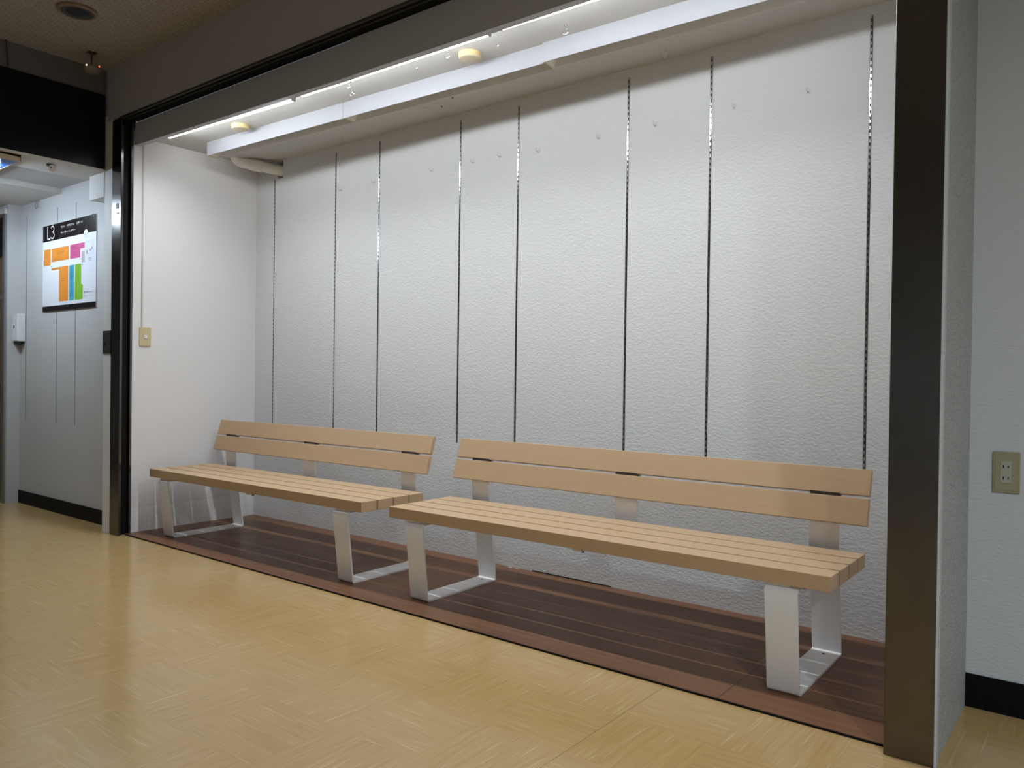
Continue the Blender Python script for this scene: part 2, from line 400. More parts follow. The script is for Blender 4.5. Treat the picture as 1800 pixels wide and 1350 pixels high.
# lintel panels over the opening
def lintel(xa, xb, zba, zbb, zt):
    return MB().poly([(xa, 0.045, zba), (xb, 0.045, zbb), (xb, 0.045, zt), (xa, 0.045, zt)], (0, 0.038, 0))
struct('trim_2', lintel(0.0, 2.098, 2.506, 2.477, 2.647), M_lintel, 'dark grey lintel panel left of the joint')
struct('trim_3', lintel(2.1005, XR, 2.4785, 2.468, 2.655), M_lintel, 'dark grey lintel panel right of the joint')
struct('trim_4', MB().box((-0.005, Y0 - 0.001, 2.652), (XR + 0.12, Y0 + 0.012, 2.664)).box((-0.005, -0.02, 2.650), (XR, -0.013, 2.664)), M_dgrey, 'steel lips of the shutter slot')
struct('trim_5', MB().box((-0.005, Y0 + 0.012, 2.664), (XR, 0.067, 2.70)), M_gap, 'black shutter slot over the opening')
struct('wall_upper', MB().box((-0.165, Y0, 2.664), (9, Y0 + 0.012, 3.0)).box((-0.26, Y0 + 0.012, 2.42), (-0.1, 0.1, 3.0)).box((-0.165, Y0 + 0.012, 2.70), (9, 0.10, 3.0)), M_upper, 'dark painted wall above the alcove opening')
# pier and left steel jamb
struct('wall_pier', MB().box((-0.205, Y0 + 0.002, 0), (-0.100, 0.05, 2.70)).box((-0.205, 0.05, 0), (-0.1, 0.10, 2.70)), M_pier, 'white pier left of the steel jamb')
struct('trim_6', MB().box((-0.100, Y0, 0), (0.020, Y0 + 0.017, 2.655), 0.0015, 1).box((-0.1, 0.016, 0), (0.020, 0.0295, 2.655)), M_steel, 'steel jamb at the left of the opening')
struct('trim_7', MB().box((-0.100, Y0 + 0.017, 0), (-0.012, 0.016, 2.655)), M_gap, 'black shutter groove in the left jamb')
# right steel post and the plaster return
struct('trim_8', MB().box((XR, Y0, 0), (4.656, Y0 + 0.030, 2.655), 0.0015, 1).box((XR, 0.008, 0), (4.61, 0.0295, 2.655)), M_steel, 'wide dark steel post at the right of the opening')
struct('trim_9', MB().box((XR + 0.03, Y0 + 0.030, 0), (4.61, 0.008, 2.655)), M_gap, 'black shutter groove in the right post')
struct('wall_return', MB().box((4.61, Y0 + 0.030, 0), (4.6555, 0.4856, 3.0)), M_rough, 'rough grey plaster return beside the steel post')
struct('trim_10', MB().box((4.6555, Y0 + 0.003, 0), (4.662, Y0 + 0.034, 3.0), 0.001, 1), M_right, 'thin painted edge strip of the plaster return')
struct('wall_far_right', MB().box((4.61, 0.4856, 0), (9, 0.60, 3.0)), M_right, 'grey wall with a power outlet right of the post')
struct('baseboard_right', MB().box((4.6560, 0.4796, 0), (9, 0.4856, 0.108)), M_base, 'black skirting under the grey wall')
# passage on the left
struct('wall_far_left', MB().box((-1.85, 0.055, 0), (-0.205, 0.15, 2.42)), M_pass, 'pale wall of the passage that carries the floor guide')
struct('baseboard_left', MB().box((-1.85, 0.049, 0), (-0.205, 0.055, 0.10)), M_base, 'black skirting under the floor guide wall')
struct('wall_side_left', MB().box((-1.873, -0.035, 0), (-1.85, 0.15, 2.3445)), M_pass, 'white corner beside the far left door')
struct('trim_15', MB().box((-2.70, -0.030, 2.268), (-1.874, 0.055, 2.3445)).box((-2.30, -0.055, 2.270), (-1.866, -0.030, 2.308)), M_soffit, 'grey head piece over the far left door')
struct('trim_11', MB().box((-1.915, -0.05, 0), (-1.874, 0.10, 2.268)).box((-1.94, -0.02, 0), (-1.915, 0.10, 2.268)), M_alu, 'grey metal door frame at the far left')
dr = struct('door_1', MB().box((-2.70, -0.005, 0.01), (-1.941, 0.03, 1.95)), M_brown, 'brown door at the far left edge')
MB().box((-1.99, -0.03, 0.93), (-1.955, -0.005, 0.96), 0.004).build('door_handle', M_wire, dr)
MB().box((-2.70, -0.004, 1.951), (-1.941, 0.03, 2.268)).build('transom_panel', M_black, dr)
MB().box((-2.70, -0.012, 1.615), (-1.941, -0.005, 1.65)).build('crossbar', M_alu, dr)
# passage ceiling: smooth soffit, a stippled recess, smooth again
struct('ceiling', MB().box((-0.53, -6, 2.345), (-0.205, 0.15, 2.42)).box((-6, -6, 2.345), (-1.11, 0.15, 2.42)), M_soffit, 'smooth low ceiling of the passage')
struct('ceiling', MB().box((-1.11, -6, 2.382), (-0.53, 0.15, 2.42)), M_stip, 'stippled recess in the passage ceiling')
struct('trim_12', MB().box((-0.414, -0.052, 2.185), (-0.206, 0.054, 2.344)), M_pier, 'small boxed beam beside the pier under the passage ceiling')
struct('wall_bulkhead', MB().box((-0.26, -6, 2.36), (-0.202, Y0 - 0.001, 3.0)), M_bulk, 'bulkhead above the dark fascia panel')
struct('trim_13', MB().box((-0.201, -6, 2.357), (-0.192, Y0 - 0.004, 2.838)), M_panel, 'black fascia panel above the passage')
struct('trim_14', MB().box((-0.202, -6, 2.345), (-0.188, Y0 - 0.004, 2.3568)), M_pier, 'pale edge strip under the black fascia')
struct('ceiling', MB().box((-0.26, -6, 3.0), (9, 0.1, 3.05)), M_hceil, 'dark patterned hall ceiling')
# rest of the hall, behind and beside the camera
struct('wall_hall_back', MB().box((-6, -6.1, 0), (9, -6, 3.0)), M_right)
struct('wall_hall_right', MB().box((9, -6, 0), (9.1, 0.6, 3.0)), M_right)
struct('wall_hall_left', MB().box((-6.1, -6, 0), (-6, 0.6, 3.0)), M_right)
struct('wall_hall_front', MB().box((-6, 0.03, 0), (-2.70, 0.15, 2.42)), M_pass)

# ------------------------------------------------------------------ benches
BL = 2.001; BW = 0.429; ZS = 0.430 - P; TH = 0.0507
def make_bench():
    t = thing('bench', 'tan slatted bench on the left, its backrest ending short of the wide middle gap', 'bench', group='slatted benches in the alcove')
    n = 4; gap = 0.0115; sw = (BW - gap * (n - 1)) / n
    for i in range(n):
        y = i * (sw + gap)
        MB().box((0, y, ZS - TH), (BL, y + sw, ZS), 0.0016, 2).build('seat_slat', M_timber, t)
    # backrest boards, leaning back
    def board(lo, hi):
        d = Vector((0, hi[0] - lo[0], hi[1] - lo[1])); u = d.normalized(); nn = Vector((0, u.z, -u.y)) * 0.022
        a = Vector((0, lo[0], lo[1])); b2 = Vector((0, hi[0], hi[1])); m = MB()
        m.poly([a, b2, b2 + nn, a + nn], (BL, 0, 0))
        bmesh.ops.bevel(m.bm, geom=list(m.bm.edges), offset=0.0022, segments=2, affect='EDGES', profile=0.5)
        return m.build('backrest_board', M_timber, t)
    board((0.4455, 0.526 - P), (0.4712, 0.6222 - P)); board((0.4748, 0.6313 - P), (0.5040, 0.726 - P))
    # silver side frames: front leg, foot, rear leg and back stay are one bent flat bar
    th = 0.008; w_ = 0.1081
    y_f_top = 0.0; y_f_bot = 0.0435; y_r_bot = 0.5396; z_t = 0.364 - P + 0.004
    loop = []
    loop += [(0.070, z_t)]
    loop += [(0.030, z_t)] + arc(0.022, z_t - 0.018, 0.018, 90, 174, 6)[1:]
    loop += [(y_f_bot - 0.001, 0.016)] + arc(y_f_bot + 0.010, 0.014, 0.010, 190, 270, 5)[1:]
    loop += [(y_r_bot - 0.014, 0.004)] + arc(y_r_bot - 0.010, 0.014, 0.010, 270, 350, 5)[1:]
    loop += [(0.4945, z_t - 0.01), (0.484, z_t + 0.03), (0.4785, ZS + 0.02), (0.4765, 0.500)]
    lo2 = (0.4455 + 0.0282, 0.526 - P - 0.004); hi2 = (0.5040 + 0.0262, 0.700 - P)
    loop += [lo2, hi2]
    for x0 in (0.1095, BL - 0.1095 - w_ + 0.006):
        f = MB().strap(loop, x0, x0 + w_, th).build('side_frame', M_strap, t, smooth=True)
        MB().box((x0 + w_ - 0.030, 0.012, z_t + th / 2 - 0.001), (x0 + w_ + 0.014, 0.490, ZS - TH)).box((x0 + 0.004, 0.012, z_t + th / 2 - 0.001), (x0 + w_ + 0.014, 0.066, ZS - TH)).build('seat_bracket', M_strap, f)
        for yy in (0.045, 0.155, 0.265, 0.375): MB().lathe([(0, -0.012), (0.006, -0.012), (0.006, 0.0), (0, 0.0)], 10, (x0 + w_ + 0.008, yy, ZS - TH)).build('bolt', M_bolt, f)
        for yy in (0.085, 0.495):
            MB().lathe([(0, 0.0086), (0.0055, 0.0086), (0.0055, 0.0078), (0, 0.0078)], 14, (x0 + w_ / 2, yy, 0)).build('bolt_hole', M_gap, f)
        # dark rubber spacer between boards, seen in the gap
        MB().box((x0, 0.474, 0.6165 - P), (x0 + w_, 0.490, 0.634 - P)).build('spacer', M_bolt, f)
    x0 = (BL - w_) / 2 - 0.002
    mid = [(0.40, z_t), (0.47, z_t), (0.483, z_t + 0.006), (0.4858, z_t + 0.02), (0.4795, ZS + 0.01), (0.4765, 0.500), lo2, hi2]
    f = MB().strap(mid, x0, x0 + w_, th).build('middle_stay', M_strap, t, smooth=True)
    MB().box((x0 + w_ - 0.036, 0.02, z_t - th / 2 + 0.003), (x0 + w_ + 0.006, 0.484, ZS - TH)).build('seat_bracket', M_strap, f)
    for yy in (0.045, 0.155, 0.265, 0.375): MB().lathe([(0, -0.020), (0.006, -0.020), (0.006, 0.0), (0, 0.0)], 10, (x0 + w_ - 0.004, yy, ZS - TH)).build('bolt', M_bolt, f)
    MB().box((x0, 0.474, 0.6165 - P), (x0 + w_, 0.490, 0.634 - P)).build('spacer', M_bolt, f)
    return t
bench = make_bench()
bench['label'] = 'tan slatted bench on the left, nearer the light switch wall'
bench.location = (0.142, 0.0890, P); bench.rotation_euler = (0, 0, 0.01105)
copy_thing(bench, (2.327, 0.1198, P), 0.00909, 'tan slatted bench on the right, nearer the wide steel post')

# ------------------------------------------------------------------ slotted shelf standards
names = ['first', 'second', 'third', 'fourth', 'fifth', 'sixth', 'seventh', 'eighth']
extra = ['under the white pipe', 'above the left bench', 'above the left bench', 'in the gap between the benches', 'above the right bench', 'above the right bench', 'above the right bench', 'nearest the wide steel post']
SX = [.2211, .8964, 1.3211, 2.0052, 2.4283, 3.1077, 3.5383, 4.2213]
def standard(x, zt, zb):
    t = thing('shelf_standard', '', 'shelf strip', (x, D, zb), group='slotted shelf strips on the back wall')
    Lg = zt - zb
    MB().box((-0.0058, -0.0006, 0), (0.0058, 0.004, Lg)).build('groove', M_gap, t)
    MB().box((-0.0046, -0.0016, 0), (0.0036, 0.0030, Lg)).build('rail', M_std, t)
    return t
for i, x in enumerate(SX):
    t = standard(x, 2.441 if i == 0 else 2.5225, 0.663)
    t['label'] = f'{names[i]} slotted metal shelf strip from the left, {extra[i]}'
for x, lb in ((-1.73, 'thin shelf strip nearest the wall dispenser, left of the floor guide'), (-1.175, 'thin shelf strip passing behind the left half of the floor guide'), (-0.865, 'thin shelf strip passing behind the right half of the floor guide')):
    o = MB().box((x - 0.004, 0.0535, 0.655), (x + 0.004, 0.056, 2.25)).build('shelf_standard', M_stdw)
    tag(o, lb, 'shelf strip', 'shelf strips on the passage wall')

# ------------------------------------------------------------------ led battens behind the lintel
def led(x0, x1, z0, z1, lab):
    L = x1 - x0; a = math.asin((z1 - z0) / L)
    t = thing('led_batten', lab, 'ceiling light', (x0, 0.100, z0), 0, 'lit led battens behind the lintel')
    t.rotation_euler = (0, -a, 0)
    MB().box((0.0, -0.016, 0.013), (L, 0.016, 0.022)).build('housing', M_white, t)
    MB().tube([(0.010, 0, 0), (L - 0.010, 0, 0)], 0.0125, 20).build('diffuser', M_led, t, smooth=True)
    for xa in (0.0, L - 0.010): MB().box((xa, -0.0135, -0.0135), (xa + 0.010, 0.0135, 0.014), 0.003).build('end_cap', M_white, t)
    ld = bpy.data.lights.new('led_light', 'AREA'); ld.shape = 'RECTANGLE'; ld.size = L - 0.03; ld.size_y = 0.020; ld.energy = LED_WATT * L / 1.28; ld.color = (0.89, 0.955, 1.0); ld.spread = math.radians(142)
    lo = bpy.data.objects.new('led_light', ld); C.objects.link(lo); lo.parent = t; lo.location = (L / 2, 0.002, -0.0135); lo.rotation_euler = (math.radians(-1), 0, 0)
    return t
led(0.318, 1.590, 2.519, 2.491, 'lit white led batten farthest left behind the dark lintel')
led(1.655, 2.925, 2.4985, 2.4925, 'lit white led batten in the middle behind the dark lintel')
led(2.985, 4.255, 2.497, 2.479, 'lit white led batten at the top edge, nearest the steel post')
for xa, xb in ((0.2, 4.4),): struct('trim_16', MB().poly([(xa, 0.083, 2.532), (xb, 0.083, 2.510), (xb, 0.083, H), (xa, 0.083, H)], (0, 0.034, 0)), M_ceil, 'white mounting strip for the led battens')

# ------------------------------------------------------------------ unlit fluorescent troughs
def trough(x0, y, L, lab, zd):
    t = thing('light_trough', lab, 'ceiling light', (x0, y, H), 0.0262, 'white light troughs across the alcove ceiling')
    h = 0.088
    MB().box((0, 0, -h), (L, 0.002, -zd)).box((0, 0.002, -0.004 - zd), (L, 0.088, -zd)).build('housing', M_white, t)
    MB().poly([(0.004, 0.088, -zd), (0.004, 0.088, -h + 0.002), (0.004, 0.0865, -h + 0.002), (0.004, 0.066, -zd - 0.012), (0.004, 0.066, -zd)], (L - 0.008, 0, 0)).build('reflector', M_refl, t)
    MB().box((0.0, 0.002, -h), (0.0035, 0.086, -zd - 0.004)).build('end_cap', M_cream, t)
    MB().poly([(0.004, 0.003, -h + 0.003), (0.004, 0.086, -h + 0.003), (0.075, 0.086, -zd - 0.010), (0.075, 0.003, -zd - 0.010)], (0, 0, 0.002)).build('end_baffle', M_pvc, t)
    MB().tube([(0.08, 0.030, -0.048), (L - 0.04, 0.030, -0.048)], 0.0125, 16).build('tube', M_tube, t, smooth=True)
    return t
trough(0.262, 0.393, 1.326, 'white ceiling light trough farthest left, above the white pipe', 0.0)
trough(1.590, 0.4280, 1.352, 'white ceiling light trough in the middle, below the right ceiling disc', 0.0)
trough(2.944, 0.4500, 1.36, 'white ceiling light trough at the top edge, nearest the steel post', 0.0)

# ------------------------------------------------------------------ ceiling discs
def disc(x, y, lab):
    t = thing('ceiling_detector', lab, 'detector', (x, y, H), 0, 'round beige detectors on the alcove ceiling')
    MB().lathe([(0, 0), (0.053, 0), (0.053, -0.020), (0.050, -0.023)], 48).build('base', M_cream2, t, smooth=True)
    MB().lathe([(0.050, -0.0228), (0.047, -0.026), (0.030, -0.0275), (0, -0.028)], 48).build('cover', M_creamf, t, smooth=True)
    return t
disc(0.762, 0.318, 'round beige ceiling disc on the left, beside the farthest trough')
disc(2.600, 0.343, 'round beige ceiling disc on the right, beside the middle trough')

# ------------------------------------------------------------------ pipe through the back wall
t = thing('drain_pipe', 'white plastic pipe elbow running into a hole high in the back wall', 'pipe', (0.284, D, 2.494))
r = 0.037
d1 = Vector((-0.235, -0.245, 0.058)); u = d1.normalized()
MB().tube([(0.02, 0.05, -0.006), tuple(d1 * 0.55)], r, 28).build('pipe_run', M_pvc, t, smooth=True)
MB().tube([tuple(d1 * 0.36), tuple(d1 * 0.365), tuple(d1 * 0.375), tuple(d1 * 0.60), tuple(d1 * 0.61), tuple(d1 * 0.615)], [r, r + .006, r + .007, r + .007, r + .006, r], 28).build('coupling', M_pvc, t, smooth=True)
pts = []; rad = []
e0 = d1 * 0.60; 
pts = [e0, e0 + u * 0.06]
base = e0 + u * 0.06
for k in range(1, 10):
    a = math.radians(10 * k); rr = 0.045
    pts.append(base + u * (rr * math.sin(a)) + Vector((0, 0, 1)) * (rr * (1 - math.cos(a))))
pts.append(pts[-1] + Vector((0, 0, 0.04)))
MB().tube([tuple(p) for p in pts], r + 0.002, 28).build('elbow', M_pvc, t, smooth=True)

# ------------------------------------------------------------------ hooks on the back wall and alcove ceiling
def wall_hook(x, z, lab):
    t = thing('wall_hook', lab, 'hook', (x, D, z), 0, 'small clear hooks on the back wall')
    MB().box((-0.007, -0.003, -0.010), (0.007, 0.0, 0.012), 0.001, 1).build('backplate', M_clear, t)
    MB().tube([(0, -0.003, -0.004), (0, -0.016, -0.008), (0, -0.024, -0.004), (0, -0.026, 0.010)], 0.0026, 8).build('prong', M_clear, t, smooth=True)
    return t
HK = [(.955, 2.268, 'clear wall hook beside the second shelf strip from the left'), (1.275, 2.276, 'clear wall hook just left of the third shelf strip'),
      (1.783, 2.270, 'clear wall hook left of the fourth shelf strip'), (2.105, 2.270, 'clear wall hook just right of the fourth shelf strip'),
      (2.303, 2.272, 'clear wall hook just left of the fifth shelf strip'), (2.565, 2.255, 'clear wall hook right of the fifth shelf strip'),
      (2.940, 2.262, 'clear wall hook left of the sixth shelf strip'), (3.257, 2.265, 'clear wall hook right of the sixth shelf strip'),
      (3.650, 2.270, 'clear wall hook right of the seventh shelf strip'), (3.975, 2.270, 'clear wall hook midway between the last two shelf strips')]
for a in HK: wall_hook(*a)
def cup_hook(x, y, lab, s=1.0, rz=0.0, grp='small hooks in the alcove ceiling'):
    t = thing('ceiling_hook', lab, 'hook', (x, y, H), rz, grp)
    pts = [(0, 0, 0), (0, 0, -0.010 * s)] + [(0.008 * s * math.sin(a), 0, -0.010 * s - 0.008 * s * (1 - math.cos(a))) for a in [math.radians(25 * k) for k in range(1, 12)]]
    MB().tube(pts, 0.0016 * s, 8).build('wire', M_wire, t, smooth=True)
    MB().lathe([(0, 0), (0.005 * s, 0), (0.004 * s, -0.002), (0, -0.002)], 12).build('rosette', M_wire, t)
    return t
cup_hook(1.853, 0.246, 'small ceiling hook beside the middle led batten, left end', 1.1, 0.6)
cup_hook(1.776, 0.335, 'small ring hook beside the left end of the middle trough', 1.2, 1.2)
cup_hook(2.534, 0.262, 'small ceiling hook just behind the led batten, left of the right disc', 1.2, 0.5)
cup_hook(3.128, 0.365, 'ceiling hook beside the trough nearest the post', 1.5, 0.2)
cup_hook(1.949, 0.707, 'ceiling hook behind the middle trough, nearer the trough', 1.2, 0.8)
cup_hook(1.074, 0.847, 'ceiling hook near the back wall behind the farthest trough', 1.2, 0.8)
cup_hook(3.356, 0.844, 'ceiling hook near the back wall, above the sixth and seventh shelf strips', 1.4, 0.9)
for x, y, lab in ((2.273, .322, 'small screw between the middle trough and the led batten, left of the disc'), (2.760, .356, 'small screw right of the right ceiling disc'), (1.998, .793, 'dark screw in the ceiling near the back wall, left one'), (2.142, .725, 'dark screw in the ceiling behind the middle trough, right one')):
    o = MB().lathe([(0, 0), (0.005, 0), (0.004, -0.003), (0.002, -0.004), (0.002, -0.010), (0, -0.010)], 12).build('ceiling_screw', M_wire if y < .5 else M_bolt, None, loc=(x, y, H)); tag(o, lab, 'screw', 'screws in the alcove ceiling')

# ------------------------------------------------------------------ switch and cable cover on the left wall
t = thing('light_switch', 'cream light switch plate on the left side wall of the alcove', 'switch', (0, 0.122, 1.277))
MB().box((0, -0.038, -0.062), (0.008, 0.038, 0.062), 0.003, 2).build('plate', M_cream, t)
MB().box((0.008, -0.011, -0.011), (0.0125, 0.011, 0.011), 0.0015, 1).build('rocker', M_plast, t)
tag(MB().box((0.0, 0.095, 1.3395), (0.0065, 0.106, 2.52), 0.001, 1).build('cable_cover', M_duct), 'thin vertical cable cover running down to the cream switch', 'cable cover')
# key switch plate on the pier, label on the steel jamb
t = thing('shutter_key_switch', 'dark metal key switch plate on the white pier', 'key switch', (-0.15, Y0, 1.237))
MB().box((-0.052, -0.006, -0.074), (0.0495, 0.0019, 0.074), 0.002, 1).build('plate', M_dgrey, t)
MB().box((-0.022, -0.0072, -0.022), (-0.012, -0.006, 0.004)).build('keyhole', M_gap, t)
MB().lathe([(0, 0.0), (0.005, 0.0), (0.005, -0.002), (0, -0.002)], 12).build('screw', M_bolt, t, loc=(-0.008, -0.006, 0.035))
for ch in t.children:
    if ch.name.startswith('screw'): ch.rotation_euler = (math.radians(-90), 0, 0)
tag(MB().box((-0.042, Y0 - 0.002, 2.083), (-0.006, Y0 - 0.0001, 2.119), 0.0005, 1).build('small_plate', M_black), 'small black square plate high on the left steel jamb', 'plate')
tag(MB().tube([(-0.020, Y0 - 0.0001, 2.055), (-0.020, Y0 - 0.006, 2.055)], 0.007, 12).build('bolt_head', M_alu), 'grey bolt head under the black square plate on the left jamb', 'bolt')

# ------------------------------------------------------------------ outlet on the right wall
t = thing('power_outlet', 'beige power outlet with two sockets on the grey wall at right', 'outlet', (4.758, 0.4856, 0.768))
MB().box((-0.037, -0.007, -0.065), (0.037, 0.0, 0.065), 0.002, 2).build('frame', M_socket, t)
MB().box((-0.031, -0.0085, -0.057), (0.031, -0.007, 0.057), 0.001, 1).build('cover_plate', M_socket, t)
MB().box((-0.015, -0.0105, -0.034), (0.0145, -0.0085, 0.036), 0.0008, 1).build('socket_insert', M_socketi, t)
for zz in (0.018, -0.018):
    for xx, hh in ((-0.0072, 0.0048), (0.0062, 0.0038)):
        MB().box((xx - 0.0015, -0.0109, zz - hh), (xx + 0.0015, -0.0104, zz + hh)).build('slot', M_gap, t)

# ------------------------------------------------------------------ floor guide sign
def paint(name, col, r=0.35): return new_mat(name, col, r)
S_black = paint('sign_black', (0.012, 0.009, 0.011), 0.22); S_white = paint('sign_white', (0.74, 0.76, 0.82), 0.3)
S_or = paint('sign_orange', (0.66, 0.24, 0.035)); S_pk = paint('sign_pink', (0.52, 0.095, 0.24)); S_gr = paint('sign_green', (0.20, 0.42, 0.035))
S_bl = paint('sign_blue', (0.06, 0.34, 0.47)); S_gy = paint('sign_grey', (0.42, 0.39, 0.39)); S_txt = paint('sign_text_dark', (0.10, 0.06, 0.04))
S_navy = paint('sign_text_navy', (0.10, 0.12, 0.2)); S_wt = paint('sign_text_white', (0.8, 0.8, 0.8)); S_gt = paint('sign_text_grey', (0.16, 0.15, 0.16))
S_teal = paint('sign_text_teal', (0.02, 0.12, 0.2)); S_dgr = paint('sign_text_green', (0.05, 0.17, 0.01)); S_wine = paint('sign_text_wine', (0.2, 0.02, 0.07)); S_lg = paint('sign_line_pale', (0.45, 0.47, 0.52))
sx, sz = -0.973, 1.488; SY = 0.053
sign = thing('floor_guide_sign', 'L3 floor guide board with a coloured map on the passage wall', 'sign', (sx, SY, sz))
def sp(name, pts, mat, lay):
    y = -0.005 - 0.0006 * lay
    return MB().poly([(x - sx, y, z - sz) for x, z in pts], (0, -0.0005, 0)).build(name, mat, sign)
def rect(x0, z0, x1, z1): return [(x0, z0), (x1, z0), (x1, z1), (x0, z1)]
MB().box((-0.4375, -0.005, 0), (0.4375, 0.002, 0.644), 0.0006, 1).build('board', S_white, sign)
sp('header', rect(-1.4095, 2.012, -0.5365, 2.1315), S_black, 0)
sp('footer', rect(-1.4105, 1.4885, -0.5355, 1.528), S_black, 0)
sp('map_area', [(-1.395, 1.831), (-1.270, 1.831), (-1.270, 1.953), (-1.395, 1.953)], S_or, 0)
sp('map_area', [(-1.250, 1.852), (-0.966, 1.852), (-0.966, 1.951), (-1.247, 1.951)], S_or, 0)
sp('map_area', [(-0.942, 1.851), (-0.779, 1.851), (-0.779, 1.912), (-0.711, 1.912), (-0.711, 1.952), (-0.942, 1.952)], S_pk, 0)
sp('map_area', rect(-0.757, 1.813, -0.709, 1.893), S_gy, 0)
sp('map_area', [(-1.254, 1.791), (-1.125, 1.791), (-1.122, 1.555), (-0.971, 1.555), (-0.971, 1.807), (-1.254, 1.807)], S_or, 0)
sp('map_area', rect(-0.953, 1.553, -0.877, 1.806), S_bl, 0)
sp('map_area', [(-0.863, 1.554), (-0.735, 1.554), (-0.735, 1.658), (-0.763, 1.658), (-0.763, 1.806), (-0.863, 1.806)], S_gr, 0)
# outline of the lobby on the right of the map
for a in (rect(-0.70, 1.9535, -0.572, 1.955), rect(-0.597, 1.87, -0.5955, 1.9535), rect(-0.665, 1.866, -0.572, 1.8675), rect(-0.572, 1.866, -0.5705, 1.955)): sp('map_line', a, S_lg, 0)
dome = [(-0.6915 + 0.0375 * math.cos(math.radians(a)), 2.0035 + 0.034 * math.sin(math.radians(a))) for a in range(0, 181, 12)]
sp('map_dome', dome + [(-0.729, 1.998), (-0.654, 1.998)], S_white, 1)
def text(s, x, z, h, mat, lay=2, wd=None, name='lettering', bold=0.0):
    cu = bpy.data.curves.new('txt', 'FONT'); cu.body = s; cu.size = 1.0; cu.extrude = 0.0; cu.offset = bold
    ob = bpy.data.objects.new('txt', cu); C.objects.link(ob)
    bpy.context.view_layer.update()
    me = bpy.data.meshes.new_from_object(ob.evaluated_get(bpy.context.evaluated_depsgraph_get()))
    bpy.data.objects.remove(ob); bpy.data.curves.remove(cu)
    if not len(me.vertices): return None
    xs = [v.co.x for v in me.vertices]; ys = [v.co.y for v in me.vertices]
    w0, h0 = max(xs) - min(xs), max(ys) - min(ys); x0, y0 = min(xs), min(ys)
    k = h / h0; kx = (wd / w0) if wd else k
    for v in me.vertices: v.co = Vector(((v.co.x - x0) * kx + x - sx, -0.0056 - 0.0006 * lay, (v.co.y - y0) * k + z - sz))
    me.materials.clear(); me.materials.append(mat)
    o = bpy.data.objects.new(name, me); C.objects.link(o); o.parent = sign; return o
# 'L3' in thin condensed strokes, built as bent bars
def stroke(pts, wd, mat, name='lettering'):
    m = MB()
    vs = []
    P_ = [Vector((p[0], p[1])) for p in pts]; Ls = []; Rs = []
    for i, p in enumerate(P_):
        t_ = (P_[min(i + 1, len(P_) - 1)] - P_[max(i - 1, 0)]).normalized(); n_ = Vector((-t_.y, t_.x))
        Ls.append(p + n_ * wd / 2); Rs.append(p - n_ * wd / 2)
    y = -0.0068
    a = [m.bm.verts.new((q.x - sx, y, q.y - sz)) for q in Ls]; b_ = [m.bm.verts.new((q.x - sx, y, q.y - sz)) for q in Rs]
    for i in range(len(a) - 1): m.bm.faces.new((a[i], a[i + 1], b_[i + 1], b_[i]))
    return m.build(name, mat, sign)
sp('lettering', [(-1.330, 2.025), (-1.284, 2.025), (-1.284, 2.0335), (-1.3195, 2.0335), (-1.3195, 2.121), (-1.330, 2.121)], S_wt, 1)
three = [(-1.266, 2.108), (-1.252, 2.1165), (-1.238, 2.118), (-1.222, 2.114), (-1.214, 2.104), (-1.213, 2.094), (-1.219, 2.083), (-1.232, 2.076), (-1.246, 2.0745)]
three2 = [(-1.246, 2.0745), (-1.228, 2.0725), (-1.214, 2.064), (-1.209, 2.052), (-1.212, 2.039), (-1.224, 2.030), (-1.240, 2.0275), (-1.256, 2.030), (-1.271, 2.037)]
stroke(three, 0.0095, S_wt); stroke(three2, 0.0095, S_wt)
text('やさい', -1.099, 2.0895, 0.0165, S_wt, 1, 0.068, bold=0.012)
text('バラエティ', -0.998, 2.0895, 0.0175, S_wt, 1, 0.120, bold=0.012)
text('スポーツ', -0.842, 2.0905, 0.0175, S_wt, 1, 0.097, bold=0.012)
text('ペット＆トイレタリー', -1.100, 2.0475, 0.0165, S_wt, 1, 0.245, bold=0.012)
text('Vegetable', -1.092, 2.079, 0.005, S_gt, 1, 0.035)
text('Variety goods', -1.02, 2.079, 0.005, S_gt, 1, 0.13)
text('Sports', -0.842, 2.080, 0.005, S_gt, 1, 0.05)
text('Pet & Toiletry', -1.095, 2.036, 0.005, S_gt, 1, 0.13)
# the small unreadable lines of the map: short rows of type
def rows(spec, mat):
    for s, x, z, h, wd in spec: text(s, x, z, h, mat, 1, wd, bold=0.01)
rows([('ファッション', -1.383, 1.912, 0.008, 0.10), ('Fashion', -1.38, 1.896, 0.006, 0.06), ('ファッション雑貨', -1.175, 1.914, 0.0085, 0.13), ('Fashion goods', -1.160, 1.902, 0.006, 0.10), ('くつ', -1.205, 1.872, 0.008, 0.055), ('Shoes', -1.205, 1.862, 0.006, 0.035), ('紳士服', -1.080, 1.716, 0.009, 0.05), ('Men', -1.072, 1.700, 0.006, 0.035)], S_txt)
rows([('服飾雑貨', -0.905, 1.928, 0.008, 0.075), ('Accessories', -0.905, 1.915, 0.007, 0.11), ('かばん', -0.885, 1.893, 0.007, 0.04), ('宝石', -0.880, 1.869, 0.009, 0.035)], S_wine)
rows([('文具', -0.945, 1.782, 0.008, 0.035), ('本', -0.945, 1.768, 0.007, 0.018), ('手芸', -0.945, 1.748, 0.008, 0.04), ('玩具', -0.945, 1.735, 0.008, 0.035), ('生活雑貨', -0.947, 1.720, 0.008, 0.065), ('Living', -0.947, 1.709, 0.006, 0.05), ('生活用品', -0.945, 1.603, 0.008, 0.063), ('Household', -0.945, 1.584, 0.008, 0.063)], S_teal)
rows([('スポーツ', -0.843, 1.720, 0.009, 0.065), ('Sports', -0.843, 1.703, 0.007, 0.04)], S_dgr)
